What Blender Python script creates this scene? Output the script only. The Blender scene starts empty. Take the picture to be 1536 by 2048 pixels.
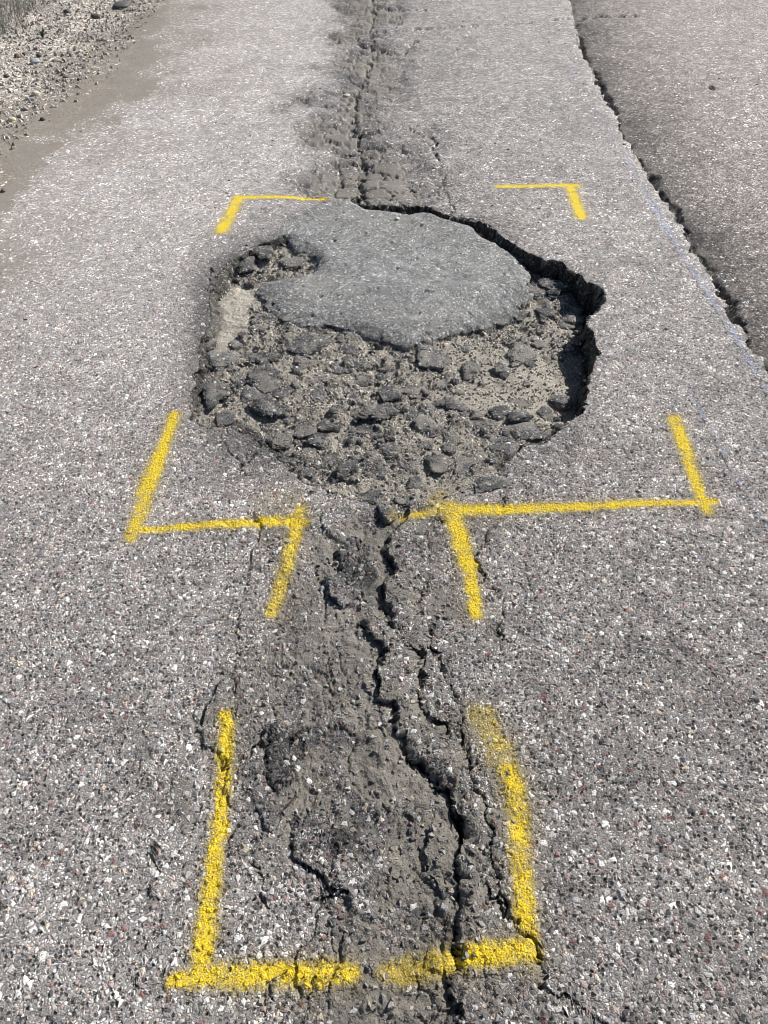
import bpy, math, random
import numpy as np

random.seed(7)
RNG = np.random.default_rng(11)
scene = bpy.context.scene
COL = scene.collection

# ------------------------------------------------------------------ camera
CAM_H, PITCH, FPX = 1.5, math.radians(45.7), 1538.0
cd = bpy.data.cameras.new('camera')
cd.sensor_width = 36.0
cd.lens = 36.0 * FPX / 2048.0
cd.clip_start, cd.clip_end = 0.05, 2000.0
cam = bpy.data.objects.new('camera', cd)
cam.location = (0, 0, CAM_H)
cam.rotation_euler = (math.pi / 2 - PITCH, 0, 0)
COL.objects.link(cam)
scene.camera = cam

# ------------------------------------------------------------------ light
SUN_EL, SUN_AZ = math.radians(39), math.radians(55)     # azimuth clockwise from +Y
world = bpy.data.worlds.new('World')
scene.world = world
world.use_nodes = True
wn = world.node_tree
sky = wn.nodes.new('ShaderNodeTexSky')
sky.sky_type = 'NISHITA'
sky.sun_disc = False
sky.sun_elevation = SUN_EL
sky.sun_rotation = SUN_AZ
wn.nodes['Background'].inputs['Strength'].default_value = 0.05
wn.links.new(sky.outputs['Color'], wn.nodes['Background'].inputs['Color'])
sd = bpy.data.lights.new('sun', 'SUN')
sd.energy = 5.0
sd.angle = math.radians(0.5)
sd.color = (1.0, 0.972, 0.94)
sun = bpy.data.objects.new('sun', sd)
sun.rotation_euler = (math.pi / 2 - SUN_EL, 0, -SUN_AZ + math.pi)
COL.objects.link(sun)
# lamp -Z must point away from the sun
from mathutils import Vector
sdir = Vector((math.sin(SUN_AZ) * math.cos(SUN_EL), math.cos(SUN_AZ) * math.cos(SUN_EL), math.sin(SUN_EL)))
sun.rotation_euler = (-sdir).to_track_quat('-Z', 'Y').to_euler()
sun.location = sdir * 20
scene.view_settings.view_transform = 'Standard'
scene.view_settings.look = 'None'
scene.view_settings.exposure = 0.38
scene.view_settings.gamma = 1.0
scene.view_settings.use_curve_mapping = False
scene.cycles.filter_width = 0.9

# ------------------------------------------------------------------ survey: photo trace -> ground metres
SP, CP = math.sin(PITCH), math.cos(PITCH)


def G(px, py, z=0.0):
    u, v = (px - 768.0) / FPX, (py - 1024.0) / FPX
    down = SP + CP * v
    k = (CAM_H - z) / down
    return k * u, k * (CP - SP * v)


def GL(pts):
    return np.array([G(a, b) for a, b in pts], float)


def pxm(px, py):
    """metres per photo pixel (across) at that spot"""
    return CAM_H / (SP + CP * (py - 1024.0) / FPX) / FPX


# ------------------------------------------------------------------ noise in numpy
def h2(ix, iy, seed):
    x = (ix.astype(np.int64) * 374761393 + iy.astype(np.int64) * 668265263 + seed * 974711) & 0xFFFFFFFF
    x = ((x ^ (x >> 13)) * 1274126177) & 0xFFFFFFFF
    x = ((x ^ (x >> 16)) * 2246822519) & 0xFFFFFFFF
    return ((x ^ (x >> 15)) & 0xFFFFFF) / float(0xFFFFFF)


def vnoise(x, y, seed):
    fx, fy = np.floor(x), np.floor(y)
    ix, iy = fx.astype(np.int64), fy.astype(np.int64)
    u, v = x - fx, y - fy
    u = u * u * u * (u * (u * 6 - 15) + 10)
    v = v * v * v * (v * (v * 6 - 15) + 10)
    a, b = h2(ix, iy, seed), h2(ix + 1, iy, seed)
    c, d = h2(ix, iy + 1, seed), h2(ix + 1, iy + 1, seed)
    return (a + (b - a) * u) * (1 - v) + (c + (d - c) * u) * v - 0.5


def fbm(x, y, size, octv=3, seed=0, gain=0.5):
    s = np.zeros_like(x)
    a, f = 1.0, 1.0 / size
    for i in range(octv):
        s += a * vnoise(x * f + 17.3 * i, y * f - 9.1 * i, seed + i)
        a *= gain
        f *= 2.03
    return s


def worley(x, y, size, seed):
    """F1, F2 distance (cells) and a random per cell"""
    gx, gy = x / size, y / size
    ix, iy = np.floor(gx).astype(np.int64), np.floor(gy).astype(np.int64)
    f1 = np.full(x.shape, 9.0)
    f2 = np.full(x.shape, 9.0)
    rid = np.zeros(x.shape)
    for dx in (-1, 0, 1):
        for dy in (-1, 0, 1):
            cx, cy = ix + dx, iy + dy
            d = np.hypot(cx + h2(cx, cy, seed) - gx, cy + h2(cx, cy, seed + 1) - gy)
            r = h2(cx, cy, seed + 2)
            near = d < f1
            f2 = np.where(near, f1, np.minimum(f2, d))
            rid = np.where(near, r, rid)
            f1 = np.where(near, d, f1)
    return f1, f2, rid


def sst(a, b, x):
    t = np.clip((x - a) / (b - a), 0, 1)
    return t * t * (3 - 2 * t)


def poly_sd(x, y, P):
    """signed distance, positive inside"""
    out = np.full(x.shape, -1.0)
    m = 0.35
    sel = (x > P[:, 0].min() - m) & (x < P[:, 0].max() + m) & (y > P[:, 1].min() - m) & (y < P[:, 1].max() + m)
    xs, ys = x[sel], y[sel]
    d = np.full(xs.shape, 9.0)
    ins = np.zeros(xs.shape, bool)
    n = len(P)
    for i in range(n):
        ax, ay = P[i]
        bx, by = P[(i + 1) % n]
        ex, ey = bx - ax, by - ay
        t = np.clip(((xs - ax) * ex + (ys - ay) * ey) / (ex * ex + ey * ey + 1e-12), 0, 1)
        d = np.minimum(d, np.hypot(xs - ax - t * ex, ys - ay - t * ey))
        c = (ay > ys) != (by > ys)
        with np.errstate(divide='ignore', invalid='ignore'):
            ins ^= c & (xs < (bx - ax) * (ys - ay) / (by - ay) + ax)
    out[sel] = np.where(ins, d, -d)
    return out


def line_d(x, y, L, m=0.12, W=None):
    """distance to a polyline and an interpolated width"""
    out = np.full(x.shape, 9.0)
    wid = np.full(x.shape, 0.0 if W is not None else 1.0)
    sel = (x > L[:, 0].min() - m) & (x < L[:, 0].max() + m) & (y > L[:, 1].min() - m) & (y < L[:, 1].max() + m)
    if not sel.any():
        return out, wid
    xs, ys = x[sel], y[sel]
    d = np.full(xs.shape, 9.0)
    w = np.zeros(xs.shape)
    for i in range(len(L) - 1):
        ax, ay = L[i]
        bx, by = L[i + 1]
        ex, ey = bx - ax, by - ay
        t = np.clip(((xs - ax) * ex + (ys - ay) * ey) / (ex * ex + ey * ey + 1e-12), 0, 1)
        dd = np.hypot(xs - ax - t * ex, ys - ay - t * ey)
        nr = dd < d
        d = np.where(nr, dd, d)
        if W is not None:
            w = np.where(nr, W[i] + (W[i + 1] - W[i]) * t, w)
    out[sel] = d
    if W is not None:
        wid[sel] = w
    return out, wid


def idw(x, y, pts, p=3.0):
    num = np.zeros_like(x)
    den = np.zeros_like(x)
    for a, b, v in pts:
        X, Y = G(a, b)
        w = 1.0 / (((x - X) ** 2 + (y - Y) ** 2) ** (p / 2) + 1e-5)
        num += w * v
        den += w
    return num / den


def blob(x, y, px, py, rx, ry):
    X, Y = G(px, py)
    s = pxm(px, py)
    ya, yb = G(px, py - ry)[1], G(px, py + ry)[1]
    return np.exp(-(((x - X) / (rx * s)) ** 2 + ((y - Y) / (abs(ya - yb) / 2 + 1e-4)) ** 2))


# ------------------------------------------------------------------ traced lines
HOLE = [(717, 386), (732, 404), (765, 413), (815, 409), (862, 411), (910, 432), (960, 441), (988, 456), (1020, 480), (1060, 506),
        (1110, 519), (1165, 549), (1205, 574), (1214, 592), (1195, 622), (1174, 645), (1190, 668), (1201, 690), (1194, 716),
        (1180, 745), (1184, 780), (1180, 805), (1155, 825), (1131, 846), (1116, 870), (1088, 886), (1022, 907), (1003, 940),
        (960, 975), (900, 990), (850, 1000), (790, 1008), (720, 1003), (660, 985), (604, 967), (576, 942), (540, 910), (500, 876),
        (450, 858), (402, 856), (387, 840), (390, 790), (405, 720), (412, 650), (415, 610), (425, 562), (448, 532), (470, 516),
        (510, 490), (553, 478), (578, 464), (605, 438), (655, 416), (690, 404)]
PATCH = [(560, 470), (586, 436), (640, 408), (700, 398), (728, 410), (770, 417), (862, 420), (930, 443), (990, 476), (1040, 506), (1068, 530),
         (1062, 560), (1030, 598), (985, 622), (920, 642), (875, 662), (826, 674), (790, 668), (722, 650), (662, 640), (602, 632),
         (560, 620), (530, 600), (514, 578), (528, 552), (575, 546), (628, 534), (642, 520), (612, 500), (588, 484)]
EDGE = [(1100, -60), (1138, -10), (1160, 90), (1183, 140), (1204, 180), (1232, 236), (1250, 272), (1290, 330), (1312, 372), (1346, 408),
        (1370, 452), (1396, 510), (1420, 547), (1452, 606), (1490, 664), (1520, 706), (1540, 745), (1580, 815), (1700, 1010),
        (2010, 1500), (2330, 2040)]
SHOULDER = [(400, -60), (352, 0), (318, 55), (262, 125), (190, 190), (120, 240), (60, 296), (-10, 345), (-90, 420), (-260, 560)]
STRIP_R = [(820, 1000), (804, 1043), (777, 1074), (769, 1109), (787, 1127), (779, 1159), (768, 1190), (782, 1216), (772, 1232), (732, 1240),
           (729, 1250), (747, 1280), (761, 1309), (755, 1346), (760, 1385), (788, 1412), (803, 1458), (820, 1504), (852, 1532),
           (887, 1571), (903, 1599), (912, 1652), (925, 1685), (930, 1712), (913, 1783), (920, 1818), (921, 1874), (923, 1927),
           (910, 1969), (916, 2022), (912, 2060), (900, 2350)]
STRIP_L = [(640, 1000), (600, 1050), (595, 1150), (572, 1250), (555, 1350), (545, 1450), (543, 1590), (620, 1640), (700, 1730),
           (735, 1820), (715, 1900), (690, 2000), (680, 2350)]
# cracks: points, width in photo pixels, depth in metres
CR = [
    ([(804, 1043), (776, 1074), (769, 1109), (787, 1127), (779, 1159), (768, 1190), (782, 1218), (791, 1268), (835, 1306)], 8, .014),
    ([(860, 1077), (857, 1127), (843, 1165), (837, 1206), (863, 1252), (862, 1293), (872, 1315), (897, 1371), (915, 1395),
      (926, 1420), (926, 1469), (936, 1507), (947, 1546), (961, 1588), (975, 1630), (983, 1681), (992, 1734), (1004, 1790),
      (1011, 1839), (1053, 1881), (1067, 1913), (1081, 1959), (1102, 1994), (1152, 2018), (1187, 2047), (1260, 2120)], 7, .013),
    ([(729, 1242), (747, 1280), (763, 1309), (754, 1346), (760, 1387), (788, 1412), (803, 1458), (820, 1504), (852, 1532),
      (887, 1571), (903, 1599), (912, 1652), (924, 1678), (930, 1712), (911, 1783), (920, 1818), (921, 1874), (923, 1927),
      (909, 1969), (916, 2022), (912, 2055), (900, 2300)], 12, .024),
    ([(820, 1504), (852, 1532), (887, 1571), (903, 1599), (912, 1652), (926, 1680)], 18, .034),
    ([(921, 1860), (923, 1935)], 18, .03),
    ([(834, 1300), (838, 1353), (831, 1391), (845, 1416), (876, 1441), (898, 1455)], 9, .016),
    ([(969, 1762), (990, 1804), (1004, 1830)], 7, .012),
    ([(1003, 935), (1010, 971), (1005, 1002), (1002, 1037), (979, 1062), (951, 1109), (972, 1159), (997, 1202), (1007, 1231),
      (994, 1259), (1004, 1271)], 4.5, .010),
    ([(884, 1012), (878, 1030), (886, 1044)], 8, .018),
    ([(450, 860), (450, 884), (466, 912), (487, 925), (466, 962), (452, 991), (469, 1022), (469, 1075)], 3.5, .008),
    ([(487, 925), (520, 905)], 3, .006),
    ([(510, 1070), (486, 1200), (474, 1320), (473, 1395), (467, 1416), (469, 1447), (456, 1471), (447, 1517), (446, 1544)], 3.2, .007),
    ([(531, 1385), (546, 1413), (557, 1446), (546, 1475), (529, 1486)], 4, .008),
    ([(529, 1484), (532, 1508), (535, 1535), (540, 1559), (542, 1577), (551, 1593)], 7, .016),
    ([(602, 1632), (584, 1648), (571, 1656), (580, 1675), (585, 1702), (606, 1730), (634, 1755), (662, 1776), (682, 1787)], 8, .015),
    ([(655, 1776), (659, 1800), (657, 1853), (659, 1892), (641, 1934), (627, 1985), (600, 2048), (590, 2090)], 5.5, .011),
    ([(518, 1684), (515, 1723), (522, 1758), (522, 1807), (543, 1846), (546, 1899), (550, 1937), (536, 1969), (522, 2004), (518, 2060)], 4.5, .009),
    ([(317, 1700), (309, 1755), (298, 1782), (301, 1820)], 3, .006),
    ([(271, 1962), (273, 1984), (246, 2017), (227, 2060)], 3, .006),
    ([(655, 1310), (668, 1350), (655, 1400)], 6, .008),
    ([(684, 1310), (680, 1335), (700, 1360)], 3, .005),
    ([(415, 525), (420, 560), (424, 590)], 4, .01),
    ([(375, 522), (405, 524), (420, 545)], 3.5, .007),
    # far strip
    ([(742, -25), (747, 30), (740, 66), (752, 98), (732, 150), (710, 190), (706, 238), (716, 275), (719, 310), (723, 345), (719, 386)], 6, .016),
    ([(1150, 75), (1160, 92)], 6, .01),
    ([(706, 11), (740, 11), (770, 12), (795, 19), (860, 21)], 6, .02),
    ([(700, 64), (735, 92), (765, 99), (800, 107), (832, 82)], 7, .022),
    ([(728, 88), (760, 96)], 9, .03),
    ([(730, 120), (752, 128)], 6, .018),
    ([(700, 182), (722, 188)], 5, .016),
    ([(683, 238), (702, 250), (712, 264), (726, 268)], 5, .018),
    ([(714, 276), (714, 292), (722, 300), (742, 308)], 7, .024),
    ([(680, 301), (700, 304)], 9, .028),
    ([(726, 322), (722, 338), (718, 350), (718, 384), (734, 402), (765, 411), (815, 410)], 9, .03),
    ([(820, 258), (840, 266), (856, 270), (870, 290), (864, 304), (876, 322)], 4, .012),
    ([(876, 322), (884, 360), (890, 395), (905, 425)], 4, .01),
    ([(700, 60), (790, 62), (880, 57), (960, 52), (1040, 49), (1140, 35)], 6.5, .018),
    ([(1140, 35), (1190, 30), (1275, 31)], 11, .024),
    ([(870, 418), (910, 432), (960, 441), (988, 456)], 6, .016),
    ([(1003, 940), (980, 925), (958, 905)], 9, .02),
    # near rim fractures
    ([(600, 990), (640, 975)], 4, .008), ([(790, 1000), (775, 980)], 5, .01), ([(905, 940), (890, 985)], 6, .01),
]
CR = [(GL(p), w * pxm(*p[len(p) // 2]), d) for p, w, d in CR]
HOLE_W, PATCH_W = GL(HOLE), GL(PATCH)
EDGE_W, SHO_W, SR_W, SL_W = GL(EDGE), GL(SHOULDER), GL(STRIP_R), GL(STRIP_L)


def x_at(L, y):
    """x of a line at each y (lines run along the road)"""
    P = L[np.argsort(L[:, 1])]
    return np.interp(y, P[:, 1], P[:, 0])


DEPTH = [(1190, 590, .125), (1150, 640, .10), (1175, 700, .12), (1165, 790, .10), (1090, 850, .04), (1020, 900, .03), (950, 960, .010),
         (800, 1000, .004), (700, 985, .010), (600, 950, .018), (540, 890, .026), (420, 835, .02), (430, 760, .028), (440, 680, .034),
         (435, 600, .04), (500, 520, .04), (560, 490, .035), (640, 440, .03), (700, 420, .03), (860, 430, .03), (1000, 480, .04),
         (1100, 550, .08), (800, 740, .055), (700, 850, .035), (900, 850, .034), (1030, 700, .07), (850, 920, .018)]
PTOP = [(600, 450, .002), (640, 425, .003), (690, 405, -.001), (740, 425, -.004), (850, 425, -.004), (950, 455, -.007), (1045, 512, -.028), (800, 540, .000), (600, 575, -.010),
        (545, 595, -.018), (820, 640, -.014), (1000, 600, -.045), (930, 560, -.012)]
# raised islands of old surface inside the hollow: outline, height
ISLAND = [([(672, 1099), (676, 1127), (682, 1140), (660, 1156), (651, 1187), (660, 1206), (685, 1214), (725, 1196), (748, 1140),
            (742, 1092), (716, 1068), (690, 1078)], .011),
          ([(571, 1656), (585, 1640), (640, 1625), (690, 1660), (700, 1720), (680, 1786), (634, 1755), (606, 1730), (585, 1702), (578, 1675)], .006),
          ([(540, 1440), (560, 1430), (600, 1440), (615, 1490), (600, 1550), (575, 1580), (545, 1560), (534, 1510)], .005),
          ([(750, 1000), (790, 990), (850, 985), (880, 1005), (850, 1020), (795, 1030), (760, 1015)], .006)]
ISLAND = [(GL(p), h) for p, h in ISLAND]

ROAD, LANE, SHO, FLOOR, PAT = 0, 1, 2, 3, 4

STROKES = {
    # name: list of (points, widths px, strength)
    'a': [([(648, 391), (560, 393), (476, 395)], [11, 12, 13], 1.0), ([(478, 394), (462, 425), (443, 460)], [18, 20, 23], 1.0)],
    'b': [([(996, 374), (1060, 373), (1155, 371)], [12, 13, 14], 1.0), ([(1140, 372), (1152, 405), (1162, 436)], [17, 18, 18], 1.0)],
    'c': [([(350, 832), (330, 890), (300, 960), (280, 1030), (264, 1078)], [20, 22, 30, 26, 20], 1.0),
          ([(268, 1064), (360, 1056), (470, 1047), (608, 1040)], [12, 16, 21, 22], 1.0),
          ([(600, 1020), (585, 1085), (568, 1150), (543, 1228)], [24, 25, 24, 22], .72)],
    'd': [([(1350, 838), (1375, 910), (1393, 970), (1414, 1022)], [22, 23, 21, 22], 1.0),
          ([(884, 1018), (1000, 1020), (1150, 1014), (1260, 1009), (1428, 1005)], [28, 24, 20, 17, 14], 1.0),
          ([(900, 1015), (925, 1090), (942, 1160), (952, 1230)], [32, 28, 25, 22], 1.0),
          ([(806, 1034), (845, 1028), (882, 1022)], [14, 16, 20], .7), ([(868, 1008), (884, 985)], [26, 20], .42)],
    'e': [([(455, 1435), (452, 1500), (446, 1600), (432, 1700), (417, 1820), (400, 1945)], [24, 28, 27, 26, 34, 34], .95),
          ([(345, 1962), (420, 1953), (520, 1950), (620, 1950), (700, 1946)], [22, 36, 42, 40, 30], .9),
          ([(770, 1944), (800, 1942), (850, 1930), (915, 1918)], [26, 38, 46, 46], .55), ([(928, 1915), (990, 1908), (1058, 1902)], [36, 38, 40], .95),
          ([(962, 1430), (992, 1490), (1018, 1550), (1030, 1600)], [44, 56, 52, 44], .5), ([(1016, 1535), (1030, 1590), (1038, 1650), (1042, 1740), (1050, 1830), (1056, 1905)], [30, 40, 36, 36, 36, 30], .85)],
}
BLUES = {
    'upper': [([(1248, 308), (1290, 385), (1330, 450), (1368, 512), (1420, 592), (1470, 668), (1538, 785), (1600, 890)], [6, 8, 8, 7, 8, 8, 8, 8], .40)],
    'lower': [([(1366, 765), (1398, 815), (1425, 860), (1470, 950), (1500, 1000), (1540, 1060)], [7, 8, 7, 7, 10, 9], .27)],
    'far': [([(1138, 130), (1175, 190), (1205, 240), (1230, 285)], [7, 6, 6, 6], .22)],
}


def prep(d):
    out = {}
    for k, v in d.items():
        out[k] = [(GL(p), np.array([w_ * pxm(*q) for w_, q in zip(w, p)]), s) for p, w, s in v]
    return out


STROKES, BLUES = prep(STROKES), prep(BLUES)


def cover(x, y, stroke):
    """0..1 coat of sprayed paint"""
    L, W, s = stroke
    d, w = line_d(x, y, L, .09, W * .92)
    return s * sst(2.35, .1, d / (w * .5 + 1e-6)), d, w


def field(x, y):
    """height, zone and surface masks at any ground point"""
    x0, y0 = x, y
    wob = np.clip((y - .5) / 3.0, 0, 1) * .6 + .7
    wx = fbm(x, y, .05, 4, 3, .62) * .022 * wob
    wy = fbm(x, y, .05, 4, 53, .62) * .022 * wob
    xs, ys = x + wx, y + wy
    z = fbm(x, y, .9, 3, 90) * .006 + fbm(x, y, .12, 3, 95) * .0022
    dust = np.zeros_like(x)
    dark = np.zeros_like(x)
    pale = np.zeros_like(x)
    over = np.zeros_like(x)
    relief = np.ones_like(x)
    zone = np.zeros(x.shape, np.int32)
    # ---- adjoining lane beyond the right-hand joint
    d = (x + wx * .55 + fbm(x, y, .3, 3, 461) * .02 + fbm(x, y, .06, 3, 465, .6) * .022) - x_at(EDGE_W, y)
    d = d * .82
    ln = d > 0
    zone[ln] = LANE
    ragged = 1 + 1.2 * fbm(x, y, .25, 2, 33)
    z += np.where(ln, -.030 * np.exp(-np.clip(d, 0, None) / .13), -.008 * np.exp(np.clip(d, None, 0) / .025))
    z += np.where(ln, -.020 * np.clip(ragged + 2.0 * fbm(x, y, .12, 2, 467), .15, 2) * sst(.036 * ragged, .008, d) * sst(-.001, .006, d), 0)
    dark += np.where(ln, np.exp(-np.clip(d, 0, None) / .17) * .95 * (1 + .9 * fbm(x, y, .3, 3, 41)), 0)
    pale += np.where(ln, .35 * sst(.1, .8, d), 0)
    dust += np.where(ln, .55 * np.exp(-np.clip(d, 0, None) / .05) * (1 + 1.6 * fbm(x, y, .09, 3, 469)), 0)
    # ---- shoulder on the left
    ds = (x_at(SHO_W, y) + fbm(x, y, .5, 4, 61) * .28) - x
    zone[ds > 0] = SHO
    z += -.012 * sst(-.15, .4, ds) - .03 * sst(.3, 1.6, ds) + sst(0, .5, ds) * fbm(x, y, .35, 4, 66) * .035
    dust += sst(-1.0, .0, ds + fbm(x, y, .4, 4, 71) * .4) * .55 * sst(.9, .25, ds)
    dust = np.maximum(dust, sst(-.30, .02, ds + fbm(x, y, .2, 3, 73) * .3) * sst(.40, .10, ds + fbm(x, y, .3, 3, 75) * .4) * 1.2)
    pale += sst(-1.1, -.1, ds) * .15
    # ---- broken strip in front of the hole
    xl, xr = x_at(SL_W, ys), x_at(SR_W, ys)
    near_y = G(768, 995)[1]
    on = ys < near_y
    wide = np.maximum(xr - xl, .05)
    u = (xs - xl) / wide
    fade = sst(near_y + .03, near_y - .12, ys)
    hn = fbm(x, y, .14, 4, 431, .6)
    hol = np.where(on, sst(-.35, .65, u + hn * .75) * (u < 1.0), 0) * fade
    z -= hol * .012
    z += hol * (fbm(x, y, .1, 4, 111) * .007 + fbm(x, y, .026, 4, 113, .7) * .0032)
    zz1, zz2, zid = worley(xs, ys, .03, 117)
    z += hol * sst(.7, .2, zz1) * (zid ** 4) * .005 + np.where(on, sst(-1.2, 0, u) * sst(2.2, 1.0, u), 0) * fade * (fbm(x, y, .045, 4, 119, .6) * .0055)
    # right-hand slabs tilt up towards the cracks
    tilt = np.where(on & (u >= 1.0), np.exp(-(u - 1.0) * wide / .07), 0) * fade
    z += tilt * .004
    crum = np.where(on, sst(-.5, .1, u) * sst(2.2, 1.1, u), 0) * fade
    z += crum * (fbm(x, y, .06, 4, 121) * .004)
    dust += hol * (.16 + .75 * fbm(x, y, .13, 4, 131)) * sst(G(700, 1990)[1] - .05, G(700, 1500)[1], ys) + hol * (.20 + .8 * fbm(x, y, .05, 3, 133))
    dust += crum * .2 + np.where(on, sst(-1.0, .0, u + hn) * sst(1.0, .8, u), 0) * fade * .22 + np.where(on, sst(1, 1.02, u) * sst(2.1, 1.2, u + hn), 0) * fade * (.24 + .5 * fbm(x, y, .08, 3, 135))
    dark += hol * .45 * sst(G(700, 1400)[1], G(700, 1720)[1], ys) + crum * .30 + hol * np.clip(.15 + .8 * fbm(x, y, .1, 4, 137), 0, .5)
    relief -= hol * .2
    # the strip has broken into plates: each sits, tilts and gathers dirt its own way
    pwx, pwy = fbm(x, y, .07, 4, 601, .5) * .034, fbm(x, y, .07, 4, 611, .5) * .034
    p1, p2, pid = worley((x + pwx) * 1.0, (y + pwy) * .55, .085, 621)
    q1, q2, qid = worley(x + pwx * .6, (y + pwy * .6) * .75, .034, 631)
    zoneP = np.where(on, sst(-1.3, -.5, u + hn * .4) * sst(2.6, 1.9, u + hn * .5), 0) * fade
    gap = sst(.11, .015, p2 - p1) * np.clip(.5 + 2.2 * fbm(x, y, .07, 2, 645), 0, 1.3)
    gap2 = sst(.16, .03, q2 - q1) * np.clip(2.4 * fbm(x, y, .08, 2, 647), 0, 1)
    inh = np.where(on & (u < 1.0), 1.0, .45)
    pl = (pid - .5) * .0075 + (pid * 7.0 % 1.0 - .5) * pwx * .25
    z += zoneP * inh * (pl - gap * .005 * (.4 + pid) + (qid ** 2 - .3) * .0016 * (pid < .6) - gap2 * .0035)
    platedust = (pid * 13.0 % 1.0)
    dust += zoneP * inh * (gap * .45 + (platedust - .58) * .8 + gap2 * .12)
    dark += zoneP * inh * (gap * .25 + (pid * 5.0 % 1.0 > .6) * .32 + gap2 * .10)
    for P, h in ISLAND:
        s = poly_sd(xs, ys, P)
        t = sst(-.001, .005, s)
        z += t * h
        dust -= t * .75
        relief += t * .35
        dark += t * .12
    # ---- broken strip behind the hole
    cx = x_at(GL([(742, -60), (742, 0), (738, 100), (712, 180), (715, 260), (735, 330), (750, 400)]), ys)
    hw = x_at(GL([(800, -60), (800, 0), (795, 100), (790, 180), (810, 260), (850, 330), (880, 400)]), ys) - cx
    fy = G(740, 405)[1]
    ff = sst(fy - .12, fy + .15, ys)
    uu = np.abs(xs + fbm(x, y, .3, 3, 141) * .28 - cx) / (hw + .02)
    fs = sst(1.6, .35, uu) * ff
    b1, b2, bid = worley(x + wx * 1.6, (y + wy * 1.6) * .8, .11, 641)
    bg = sst(.2, .02, b2 - b1)
    z += -fs * .016 + fs * (fbm(x, y, .2, 2, 143, .5) * .022 + (bid - .5) * .010 * sst(.02, .3, b2 - b1) - bg * .011)
    dark += fs * (bg * .35 + (bid > .6) * .22)
    dust += fs * ((bid * 7 % 1.0) - .5) * .5
    dust += fs * (.32 + .7 * fbm(x, y, .3, 3, 145)) + sst(.6, .1, uu) * ff * .3
    dark += fs * (.40 + .5 * fbm(x, y, .25, 3, 147)) * (x < cx + .12) + sst(2.0, .6, uu) * ff * .30
    cr_ = blob(x, y, 712, 1432, 40, 26) + blob(x, y, 805, 1530, 42, 34) + .8 * blob(x, y, 690, 1230, 60, 40) + .6 * blob(x, y, 640, 1110, 36, 40)
    cr_ = np.clip(cr_ * (1 + 1.2 * fbm(x, y, .05, 3, 671)), 0, 1) * (u < 1.0)
    dust += cr_ * .5
    pale += cr_ * .75
    dark *= 1 - .8 * cr_
    # ---- the hole
    hxw = fbm(x, y, .09, 3, 401, .6) * .030 + fbm(x, y, .03, 2, 405) * .005
    hyw = fbm(x, y, .09, 3, 411, .6) * .030 + fbm(x, y, .03, 2, 415) * .005
    sdh = poly_sd(x + hxw, y + hyw, HOLE_W)
    ins = sdh > 0
    depth = idw(x, y, DEPTH)
    soft = idw(x, y, [(1190, 600, .016), (1190, 700, .016), (1170, 800, .018), (1090, 880, .03), (950, 975, .06), (800, 1000, .08), (680, 990, .05),
                      (580, 930, .02), (420, 850, .02), (400, 720, .022), (430, 570, .03), (560, 480, .02), (650, 420, .10), (740, 405, .012),
                      (900, 430, .014), (1060, 505, .014)])
    soft = soft * np.clip(1 + 1.1 * fbm(x, y, .07, 3, 421), .5, 2)
    t = sst(0, 1, sdh / soft)
    t = np.clip(t + (t * (1 - t)) * 1.6 * fbm(x, y, .04, 2, 423), 0, 1)
    f1, f2, rid = worley(xs * 1.0, ys * 1.0, .055, 201)
    g1, g2, gid = worley(xs, ys, .021, 211)
    e1, e2, eid = worley(x + wx * .3, y + wy * .3, .0095, 216)
    lump = (rid ** 2) * .016 * sst(.75, .1, f1) + (gid ** 2) * .009 * sst(.8, .1, g1) + (eid ** 2) * .0045 * sst(.8, .1, e1)
    sand = np.clip(1.2 * blob(x, y, 1085, 745, 105, 52) + blob(x, y, 985, 775, 85, 26) + .8 * blob(x, y, 940, 680, 120, 22), 0, 1)
    crust = blob(x, y, 452, 618, 42, 42) + blob(x, y, 440, 660, 34, 26) + blob(x, y, 475, 580, 22, 28)
    crust = np.clip(crust * (1 + .9 * fbm(x, y, .05, 4, 681)), 0, 1)
    floor = -depth + (lump - .006) * (1 - .8 * sand) * (1 - .6 * crust) + fbm(x, y, .2, 4, 221) * .014
    zh = z * .3 + floor
    z = np.where(ins, z + (zh - z) * t, z - .004 * np.exp(sdh / .02) * (sdh > -.15))
    zone[ins & (zone == ROAD)] = FLOOR
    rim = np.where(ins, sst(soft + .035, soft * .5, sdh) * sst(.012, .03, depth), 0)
    dark = np.where(ins, 0, dark) + rim * 1.0  # broken bitumen walls, blackened further to paint in their shade
    dust = np.where(ins, (.33 + .85 * fbm(x, y, .12, 3, 231) + .4 * sand) * (1 - .9 * rim), dust)
    pale = np.where(ins, np.clip(sand * 1.0 + crust * 1.15, 0, 1.2), pale)
    relief = np.where(ins, 1 - .3 * crust - .5 * sand, relief)
    lumpd = sst(.6, .25, f1) * (rid > .5) * (1 - sand) * (1 - crust)
    dark = np.where(ins, dark + lumpd * .55 + .1, dark)
    # old dark asphalt round the rim
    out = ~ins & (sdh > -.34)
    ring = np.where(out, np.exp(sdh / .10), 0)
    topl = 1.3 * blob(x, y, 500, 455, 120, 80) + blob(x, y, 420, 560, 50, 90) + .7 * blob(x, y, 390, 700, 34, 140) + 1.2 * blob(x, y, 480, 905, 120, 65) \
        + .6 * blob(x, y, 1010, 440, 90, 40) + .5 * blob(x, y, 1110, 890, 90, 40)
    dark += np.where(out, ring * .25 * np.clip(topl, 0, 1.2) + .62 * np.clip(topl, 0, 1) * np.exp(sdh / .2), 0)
    # ---- smooth repair patch in the hole
    sdp = poly_sd(x + fbm(x, y, .10, 3, 651) * .03, y + fbm(x, y, .10, 3, 655) * .03, PATCH_W)
    top = idw(x, y, PTOP) + fbm(x, y, .25, 3, 241) * .006
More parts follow.
